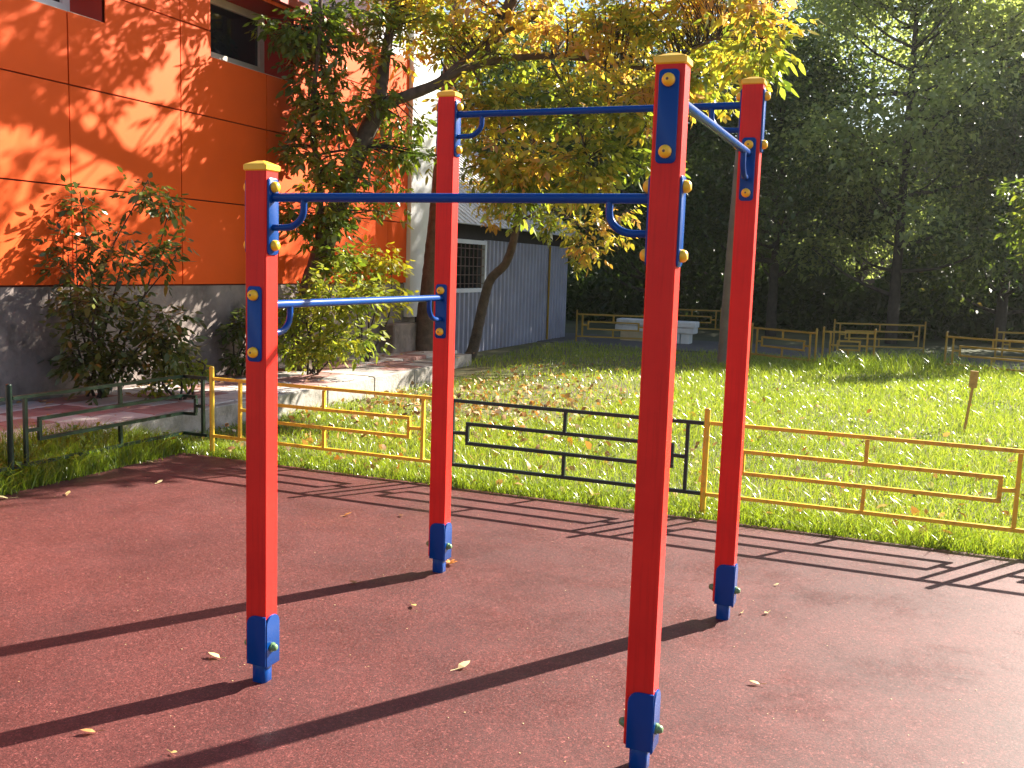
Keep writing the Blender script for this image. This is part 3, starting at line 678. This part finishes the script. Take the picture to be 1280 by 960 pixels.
bl = [(at(690, 270, 13.5), D1(35, 13.5), 11), (at(735, 300, 13.4), D1(30, 13.5), 9), (at(640, 262, 13.7), D1(30, 13.5), 8), (at(605, 262, 13.6), D1(24, 13.5), 5), (at(725, 325, 13.5), D1(18, 13.5), 3), (at(770, 272, 13.3), D1(32, 13.5), 7), (at(600, 230, 13.4), D1(30, 13), 6),
      (at(770, 60, 13.6), D1(70, 13.5), 8), (at(720, 130, 13.6), D1(60, 13.5), 7)]
V, T, tt = crown_on(tw, nodes, bl, 7.5, .10, lambda c: .46+.16*math.sin(c[0]*3+c[1]))
mb.build('trunk', M['bark'], t2, 60); tag(tw.build('twigs', M['bark_dark'], t2), kind='stuff'); tris('crown', V, T, M['leaf_gold'], tt, t2)

# --- straight tree between the white wall and the shed
t3 = thing('dark_trunk_tree', 'straight brown trunk rising beside the white end wall, behind a red post', 'tree', (0, 0, 0))
mb = MB(); tw = MB(); nodes = []
b3 = np.array([-6.72, 13.55, 0]); k_ = atx(531, 440, -6.75); b3 = np.array([k_[0], k_[1], 0])
limb(mb, [b3-np.array([0, 0, .1]), at(534, 400, b3[1]), at(541, 330, b3[1]), at(546, 270, b3[1]), at(552, 200, b3[1]), at(560, 100, b3[1]), at(575, -40, b3[1]), at(590, -200, b3[1])], .19, .06, sides=11)
limb(mb, [at(552, 180, b3[1]), at(560, 100, b3[1]), at(575, -40, b3[1]), at(590, -200, b3[1]-.3)], .09, .05, nodes=nodes, wob=.02)
limb(mb, [at(558, 110, b3[1]), at(610, 60, b3[1]-.3), at(650, 0, b3[1]-.5)], .05, .012, nodes=nodes)
limb(mb, [at(570, 0, b3[1]), at(530, -60, b3[1]-.3), at(490, -110, b3[1]-.6)], .05, .012, nodes=nodes)
bl = [(at(590, 70, 13.4), D1(60, 13.5), 9), (at(640, 20, 13.3), D1(60, 13.5), 7), (at(560, -80, 13.4), D1(80, 13.5), 9), (at(600, -180, 13.4), D1(90, 13.5), 9), (at(580, 170, 13.6), D1(35, 13.5), 6), (at(480, -120, 13.2), D1(80, 13.5), 12)]
V, T, tt = crown_on(tw, nodes, bl, 8, .09, lambda c: .38)
mb.build('trunk', M['bark'], t3, 60); tag(tw.build('twigs', M['bark_dark'], t3), kind='stuff'); tris('crown', V, T, M['leaf_gold'], tt, t3)

# --- shrubs
def shrub(name, label, base, stems, blobs, mat, leaf, dens, tint, k=3, droop=.1, group=None, cat='shrub'):
    root = thing(name, label, cat, (0, 0, 0), group); mb = MB(); nodes = []
    b_ = np.array(base)
    for tip in stems:
        tip = np.array(tip); md = (b_+tip)/2+rng.normal(0, .08, 3)
        s0 = b_+np.append(rng.normal(0, .05, 2), -.03)
        limb(mb, [s0, md, tip], .016, .004, 5, 5, .05, nodes)
    V, T, tt = crown_on(mb, nodes, blobs, dens, leaf, lambda c: tint, k, .004, droop)
    mb.build('stems', M['bark_dark'], root); tris('crown', V, T, mat, tt, root); return root
bp = atx(125, 492, -6.75); Yb = bp[1]; bp[2] = .19
shrub('tall_shrub', 'tall loose shrub spreading up the orange wall beside the green fence', bp,
      [at(100, 240, Yb), at(85, 320, Yb-.2), at(185, 225, Yb+.25), at(215, 250, Yb+.3), at(160, 300, Yb-.1), at(60, 350, Yb), at(220, 320, Yb+.1), at(120, 380, Yb-.3), at(200, 400, Yb), at(95, 290, Yb)],
      [(at(100, 255, Yb), .13, 6), (at(185, 240, Yb+.25), .15, 7), (at(215, 262, Yb+.3), .12, 5), (at(90, 320, Yb-.2), .24, 14), (at(150, 320, Yb), .28, 16), (at(205, 320, Yb+.1), .18, 9), (at(130, 390, Yb-.2), .36, 28), (at(190, 400, Yb), .30, 18), (at(90, 370, Yb-.1), .25, 14), (at(150, 450, Yb-.2), .34, 26), (at(215, 440, Yb), .22, 16), (at(95, 440, Yb-.2), .24, 16)],
      M['leaf_shrub'], .085, 7, .45)
bp = atx(232, 492, -6.05); bp[2] = .19
shrub('low_shrub', 'low leafy sprouts leaning over the bend of the green fence', bp, [at(205, 440, bp[1]), at(245, 450, bp[1]), at(225, 430, bp[1]), at(200, 470, bp[1])],
      [(at(215, 455, bp[1]), .16, 12), (at(240, 460, bp[1]), .13, 9), (at(200, 480, bp[1]), .14, 9)], M['leaf_lit'], .075, 7, .35)
bp = atx(392, 468, -6.25); Yb = bp[1]; bp[2] = .19
shrub('bushy_shrub', 'dense green shrub glowing in the sun on the paved path at the trunk foot', bp,
      [at(370, 370, Yb), at(420, 350, Yb), at(450, 370, Yb+.2), at(400, 400, Yb-.1), at(440, 420, Yb), at(365, 420, Yb)],
      [(at(365, 390, Yb), .22, 16), (at(388, 385, Yb), .28, 26), (at(430, 375, Yb), .28, 26), (at(410, 430, Yb-.1), .32, 34), (at(370, 430, Yb), .24, 20), (at(450, 425, Yb+.1), .20, 14), (at(460, 365, Yb+.2), .18, 9), (at(400, 345, Yb), .18, 4)],
      M['leaf_lit'], .085, 7, .52)
bp = atx(455, 440, -6.6); Yb = bp[1]; bp[2] = .19
shrub('yellowing_shrub', 'yellowing shrub of bright leaves in front of the far end of the orange wall', bp,
      [at(470, 310, Yb), at(490, 330, Yb), at(450, 340, Yb), at(435, 360, Yb), at(480, 360, Yb)],
      [(at(465, 320, Yb), .20, 15), (at(488, 335, Yb), .16, 11), (at(450, 350, Yb), .24, 17), (at(485, 370, Yb), .22, 13), (at(440, 330, Yb), .15, 7)],
      M['leaf_lit'], .09, 7, .80)
bp = atx(300, 478, -6.85); Yb = bp[1]; bp[2] = .19
shrub('dark_shrub', 'dark shrub in the shade against the plinth, left of the front red post', bp,
      [at(290, 390, Yb), at(310, 370, Yb), at(325, 400, Yb), at(300, 430, Yb)],
      [(at(295, 410, Yb), .18, 12), (at(320, 400, Yb), .2, 12), (at(305, 445, Yb), .2, 14)], M['leaf_shrub'], .08, 7, .35)

# --- trees across the back
def far_tree(x, y, h, r, cb, n, mat, label, tint=.4, leaf=.155, group='trees along the back of the lawn', lean=0, trunk=.15):
    global rng
    rng = np.random.default_rng(int(abs(x)*977+y*31)); root = thing('broadleaf_tree', label, 'tree', (x, y, 0), group); mb = MB()
    top = np.array([lean, 0, h*.80]); nodes = []
    limb(mb, [(0, 0, -.1), (lean*.2, 0, h*.3), (lean*.6, .1, h*.6), top], trunk, .03, 6, 8, .1, nodes)
    clumps = []
    nb = 72 if n > 30500 else 40
    for i in range(nb):
        u = rng.random()**.72; z = cb+(h-cb)*u; rad = r*(math.sin(math.pi*min(1, .22+.66*u)))**.6
        a = rng.random()*6.283; rho = rad*rng.uniform(.2, 1.0)
        clumps.append((np.array([lean*u+rho*math.cos(a), rho*math.sin(a), z]), r*rng.uniform(.32, .56)))
    for c, rc in clumps:
        j = np.argmin([np.linalg.norm(p-(c-np.array([0, 0, .8]))) for p, _ in nodes]); p0 = nodes[j][0]
        limb(mb, [p0, (p0+c)/2+np.array([0, 0, -.15]), c], min(.06, nodes[j][1]*.7), .012, 4, 5, .05)
    w_ = np.array([rc**2 for _, rc in clumps]); idx = rng.choice(nb, n, p=w_/w_.sum())
    C = np.array([clumps[i][0] for i in idx]); Rr = np.array([clumps[i][1] for i in idx])
    # leaves grouped in small sprigs within the clumps
    dv = nrm(rng.normal(0, 1, (n, 3))); C = C+dv*(Rr*rng.random(n)**.5)[:, None]*np.array([1, 1, .75])
    sp = np.floor(C/.42); C = C+(np.sin(sp*np.array([12.99, 78.2, 37.7]))*.10)
    D = nrm(dv*.5+rng.normal(0, 1, (n, 3))*np.array([1, 1, .6])-np.array([0, 0, .3])); S = nrm(np.cross(D, np.tile([0, 0, 1.], (n, 1))+rng.normal(0, .6, (n, 3))))
    L = leaf*rng.uniform(.6, 1.25, n); ct = {}
    tt = np.clip(tint+.12*np.sin(idx*2.4)+rng.normal(0, .13, n), 0, 1)
    V, T = leaf_quads(C, D, S, L, L*.55)
    mb.build('trunk', M['bark_dark'], root, 60); tris('crown', V, T, mat, np.repeat(tt, 4), root); return root
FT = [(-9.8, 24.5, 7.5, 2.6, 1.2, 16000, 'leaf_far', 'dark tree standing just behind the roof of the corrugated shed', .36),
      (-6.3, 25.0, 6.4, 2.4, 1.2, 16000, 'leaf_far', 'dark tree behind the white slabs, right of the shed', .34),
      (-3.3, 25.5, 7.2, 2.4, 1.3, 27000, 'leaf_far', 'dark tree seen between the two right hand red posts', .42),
      (-0.4, 25.0, 11.4, 2.8, 1.7, 40000, 'leaf_far_glare', 'broad glare-paled tree right of the rightmost red post', .42),
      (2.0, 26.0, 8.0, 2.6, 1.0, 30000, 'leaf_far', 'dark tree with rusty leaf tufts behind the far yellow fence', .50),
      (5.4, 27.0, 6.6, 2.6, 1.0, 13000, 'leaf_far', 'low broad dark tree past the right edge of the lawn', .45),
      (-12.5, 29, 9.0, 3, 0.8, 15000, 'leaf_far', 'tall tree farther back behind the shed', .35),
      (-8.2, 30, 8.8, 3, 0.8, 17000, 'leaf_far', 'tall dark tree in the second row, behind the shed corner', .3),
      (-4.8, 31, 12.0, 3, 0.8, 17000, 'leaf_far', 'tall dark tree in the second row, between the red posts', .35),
      (-1.6, 32, 11.5, 3, 0.8, 18000, 'leaf_far_glare', 'tall glare-paled tree in the second row, above the dark gap', .40),
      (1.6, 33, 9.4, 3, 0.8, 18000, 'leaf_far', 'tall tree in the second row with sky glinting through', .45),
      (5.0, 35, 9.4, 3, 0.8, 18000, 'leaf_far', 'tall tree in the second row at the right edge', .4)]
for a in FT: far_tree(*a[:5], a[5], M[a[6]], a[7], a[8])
# undergrowth mass below the second row
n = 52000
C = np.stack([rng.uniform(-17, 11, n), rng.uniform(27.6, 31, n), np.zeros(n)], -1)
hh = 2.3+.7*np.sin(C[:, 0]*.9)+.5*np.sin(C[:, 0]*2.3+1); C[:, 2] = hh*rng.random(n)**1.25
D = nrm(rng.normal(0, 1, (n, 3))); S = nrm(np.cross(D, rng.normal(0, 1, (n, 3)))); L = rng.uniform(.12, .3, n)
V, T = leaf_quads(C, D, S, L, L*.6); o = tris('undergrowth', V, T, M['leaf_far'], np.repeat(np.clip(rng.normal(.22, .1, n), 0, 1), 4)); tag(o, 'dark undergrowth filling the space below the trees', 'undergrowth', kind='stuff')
# bright young tree at the right edge
q = gnd(1300, 462)
shrub('young_tree', 'bright green young tree at the right edge of the lawn', (q[0]+.1, q[1], -.05), [at(1275, 240, q[1]), at(1300, 220, q[1]), at(1290, 300, q[1]), at(1320, 280, q[1])],
      [(at(1272, 285, q[1]), .34, 16), (at(1300, 250, q[1]), .45, 24), (at(1310, 310, q[1]), .4, 16), (at(1268, 235, q[1]), .2, 5)], M['leaf_lit'], .12, 8, .25, cat='tree')

# ---------------------------------------------------------------- faint haze volume added to stand in for lens glare
hm = bpy.data.materials.new('glare_haze_air'); hm.use_nodes = True; ht = hm.node_tree
for n_ in [n_ for n_ in ht.nodes if n_.type == 'BSDF_PRINCIPLED']: ht.nodes.remove(n_)
pv = ht.nodes.new('ShaderNodeVolumePrincipled'); pv.inputs['Color'].default_value = (.95, .96, .92, 1); pv.inputs['Density'].default_value = .0004; pv.inputs['Anisotropy'].default_value = .72
ht.links.new(pv.outputs[0], ht.nodes['Material Output'].inputs['Volume'])
tag(MB().box((-152, -152, -1.3), (152, 252, 14.5)).build('haze', hm), 'thin added haze standing in for lens glare over the yard', 'haze', kind='stuff')

# ================================================================ GRASS
def blades(n, xs, ys, zs, hmin, hmax, wd, tint):
    hgt = rng.uniform(hmin, hmax, n); a = rng.uniform(0, 6.283, n); lean = rng.uniform(.1, 1.25, n)*hgt
    d = np.stack([np.cos(a), np.sin(a), np.zeros(n)], -1); b_ = rng.uniform(0, 6.283, n); s_ = np.stack([np.cos(b_), np.sin(b_), np.zeros(n)], -1)*(wd*.5)[:, None]
    P = np.stack([xs, ys, zs], -1); Z = np.array([0, 0, 1.0])
    V = np.zeros((n, 5, 3)); mid = P+d*(lean*.3)[:, None]+Z*(hgt*.6)[:, None]
    V[:, 0] = P-s_; V[:, 1] = P+s_; V[:, 2] = mid-s_*.8; V[:, 3] = mid+s_*.8; V[:, 4] = P+d*lean[:, None]+Z*hgt[:, None]
    T = np.array([[0,1,3],[0,3,2],[2,3,4]])
    return V.reshape(-1, 3), (np.arange(n)[:, None, None]*5+T).reshape(-1, 3), np.repeat(tint, 5)
def patchy(x, y): return .5+.25*np.sin(x*1.7+1.3*np.sin(y*1.1))+.25*np.sin(y*2.3+x*.8)
parts = []
def sow(n, x0, x1, ya, yb, h0, h1, w0, keep=None, tb=.42, zf=lawn_z):
    x = rng.uniform(x0, x1, n); y = rng.uniform(ya, yb, n); p = patchy(x, y)
    ok = (x < .12*y+3.2)
    if keep is not None: ok &= keep(x, y, p)
    x, y, p = x[ok], y[ok], p[ok]
    parts.append(blades(len(x), x, y, zf(x, y)-.005, h0*(.7+.5*p), h1*(.7+.5*p), rng.uniform(.6, 1.2, len(x))*w0, np.clip(rng.normal(tb, .17, len(x))+.12*(p-.5), 0, 1)))
thin = lambda x, y, p: rng.random(len(x)) < np.where((x < -3.0-.0*y) & (y > 8.8), .30, np.where((x < -3.8) & (y > 8), .6, 1.0))
sow(26000, -5.58, 4, RY1-.01, 6.25, .025, .10, .006)
sow(64000, -5.58, 4.2, 6.2, 9.0, .04, .11, .0052, thin, .48)
sow(64000, -5.58, 4.5, 9.0, 13.0, .04, .11, .0065, thin, .52)
sow(52000, -6.4, 5.5, 13.0, 18.5, .05, .13, .009, thin, .52)
sow(15000, -5.57, RX0+.02, 2.0, 5.95, .05, .19, .006, None, .34, berm)
# taller tufts at the far fences and along the rubber edge
for (px_, py_, nn, hh) in ((1060, 462, 900, .42), (1110, 458, 700, .38), (1150, 455, 600, .36), (1000, 462, 500, .28), (940, 462, 400, .25), (1225, 468, 500, .3)):
    c = gnd(px_, py_); x = rng.normal(c[0], .45, nn); y = rng.normal(c[1], .2, nn)
    parts.append(blades(nn, x, y, lawn_z(x, y), hh*.25*np.ones(nn), hh*.85*np.ones(nn), rng.uniform(.006, .012, nn), np.clip(rng.normal(.42, .15, nn), 0, 1)))
for k in range(85):
    along = rng.random() < .75; s_ = rng.uniform(-5.1, 3.5) if along else rng.uniform(2.2, 5.85)
    cx, cy = (s_, RY1+rng.uniform(0, .06)) if along else (RX0-rng.uniform(0, .06), s_)
    nn = 34; x = rng.normal(cx, .035, nn); y = rng.normal(cy, .03, nn)
    parts.append(blades(nn, x, y, np.full(nn, -.02), np.full(nn, .03), np.full(nn, rng.uniform(.05, .16)), rng.uniform(.004, .008, nn), np.clip(rng.normal(.4, .15, nn), 0, 1)))
n = 15000; x = rng.uniform(-5.5, 4.5, n); y = rng.uniform(5.9, 16.5, n)
ok = (x < .12*y+3.2) & (rng.random(n) < .35+.65*patchy(x*1.3, y*1.7)); x, y = x[ok], y[ok]; n = len(x); a = rng.uniform(0, 6.283, n)
D = nrm(np.stack([np.cos(a), np.sin(a), rng.normal(.1, .4, n)], -1)); S = nrm(np.cross(np.tile([0, 0, 1.], (n, 1))+rng.normal(0, .45, (n, 3)), D)); L = rng.uniform(.015, .036, n)*(.7+.05*y)
V, T = leaf_quads(np.stack([x, y, lawn_z(x, y)+rng.uniform(.02, .085, n)], -1), D, S, L, L*.7)
parts.append((V, T, np.repeat(np.clip(rng.normal(.45, .2, n), 0, 1), 4)))
n = 1500; x = rng.uniform(-5.55, RX0-.02, n); y = rng.uniform(2.2, 5.9, n); k_ = patchy(x*5, y*3) > .45; x, y = x[k_], y[k_]; n = len(x); a = rng.uniform(0, 6.283, n)
D = nrm(np.stack([np.cos(a), np.sin(a), rng.normal(.35, .4, n)], -1)); S = nrm(np.cross(np.tile([0, 0, 1.], (n, 1))+rng.normal(0, .4, (n, 3)), D)); L = rng.uniform(.03, .085, n)
V, T = leaf_quads(np.stack([x, y, berm(x, y)+rng.uniform(.03, .16, n)], -1), D, S, L, L*.5); parts.append((V, T, np.repeat(np.clip(rng.normal(.25, .2, n), 0, 1), 4)))
off = 0; Vs, Ts, tts = [], [], []
for V, T, tt in parts: Vs.append(V); Ts.append(T+off); tts.append(tt); off += len(V)
tag(tris('grass', np.concatenate(Vs), np.concatenate(Ts), M['grass'], np.concatenate(tts)), 'sunlit lawn grass growing round the fences', 'grass', kind='stuff')

# ================================================================ FALLEN LEAVES
def lay(n, x, y, z, L, tint, name, mat, flat=.35):
    a = rng.uniform(0, 6.283, n); D = nrm(np.stack([np.cos(a), np.sin(a), rng.normal(0, flat, n)], -1)); S = nrm(np.cross(np.tile([0, 0, 1.], (n, 1))+rng.normal(0, flat, (n, 3)), D))
    V, T = leaf_geo(np.stack([x, y, z], -1), D, S, L, L*rng.uniform(.45, .75, n), 0.0)
    return tris(name, V, T, mat, np.repeat(np.clip(tint, 0, 1), 6))
n = 1900
x = np.concatenate([rng.normal(-4.3, 0.9, 1300), rng.uniform(-5.5, 2.5, 600)]); y = np.concatenate([rng.normal(9.3, 1.7, 1300), 5.95+np.abs(rng.normal(0, 3.0, 600))])
ok = (y > 5.95) & (y < 18) & (x > -5.55) & (x < 3.5); x, y = x[ok], y[ok]; n = len(x)
tag(lay(n, x, y, lawn_z(x, y)+rng.uniform(.01, .06, n), rng.uniform(.04, .095, n), rng.normal(.5, .33, n), 'fallen_leaves', M['litter'], .75), 'brown and orange fallen leaves strewn through the grass', 'leaves', kind='stuff')
n = 260; x = rng.uniform(-7.0, -5.7, n); y = rng.uniform(2.5, 13, n); x = np.where(rng.random(n) < .5, -7.0+np.abs(rng.normal(0, .25, n)), x)
tag(lay(n, x, y, np.full(n, .214), rng.uniform(.04, .09, n), rng.normal(.4, .25, n), 'path_leaves', M['litter'], .12), 'dry leaves scattered over the paved path', 'leaves', kind='stuff')
n = 650; x = rng.uniform(-5.0, 3, n); y = rng.uniform(1.4, 5.8, n)
tag(lay(n, x, y, np.full(n, .002), rng.uniform(.002, .008, n), rng.normal(.9, .25, n), 'crumbs', M['litter_yellow'], .05), 'tiny pale leaf crumbs strewn on the rubber surface', 'litter', kind='stuff')
def single(px_, py_, size, label, mat, tint, star=False):
    c = gnd(px_, py_); k = 6 if star else 1
    a = rng.uniform(0, 6.283)+np.arange(k)*(6.283/k if star else 0); D = nrm(np.stack([np.cos(a), np.sin(a), np.full(k, .5 if star else .10)], -1)); S = nrm(np.cross(np.tile([0, 0, 1.], (k, 1))+rng.normal(0, .15, (k, 3)), D))
    L = np.full(k, size*.85)*rng.uniform(.85, 1.1, k); V, T = leaf_geo(np.zeros((k, 3)), D, S, L, L*(.42 if star else .5), .1 if star else -.12)
    mb = MB(); mb.add(V, [tuple(t_) for t_ in T]); mb.tube([(0, 0, .002), (-D[0][0]*size*.45, -D[0][1]*size*.45, .006)], .0012, 4)
    me = mb.mesh('fallen_leaf', mat); a_ = me.attributes.new('tint', 'FLOAT', 'POINT'); a_.data.foreach_set('value', np.full(len(me.vertices), tint, np.float32))
    o = link('fallen_leaf', me, None, (c[0], c[1], .005)); return tag(o, label, 'leaf', 'single fallen leaves on the rubber surface')
Y_, B_ = M['litter_yellow'], M['litter']
single(563, 706, .055, 'star shaped tan leaf lying at the foot of the back left red post', B_, .55, True)
single(515, 757, .062, 'yellow leaf on open rubber to the right below the back left post', Y_, .2)
single(572, 838, .085, 'long thin pale leaf near the middle of the rubber surface', Y_, .9)
single(950, 857, .050, 'pale yellow leaf alone in front of the right posts', Y_, .5)
single(960, 767, .040, 'small yellow leaf right of the back right post, outer of two', Y_, .4)
single(928, 767, .032, 'small yellow leaf right of the back right post, nearer the post', Y_, .5)
single(969, 733, .034, 'small pale leaf above the pair near the back right post', Y_, .9)
single(275, 824, .060, 'curled tan leaf just left of the front left post foot', Y_, .7)
single(430, 646, .070, 'tan leaf between the two left posts near the fence shadow', B_, .6)
single(447, 730, .050, 'small brown leaf left of the yellow one, on the post shadow', B_, .3)
single(500, 645, .045, 'small tan leaf below the yellow fence, near the back left post', B_, .7)
single(193, 579, .085, 'upright pale leaf on the rubber by the green fence corner', Y_, .8)
single(84, 620, .075, 'pale leaf in the tree shadow at the left edge of the rubber', Y_, .6)
single(11, 624, .11, 'large cream leaf at the left end of the grass edge', Y_, .9)
single(120, 917, .055, 'brown leaf between the two long post shadows', B_, .4)
single(213, 942, .028, 'small yellow leaf below the long shadow in front', Y_, .4)
single(197, 605, .07, 'white leaf lying flat beside the corner tree shadow', Y_, 1.0)
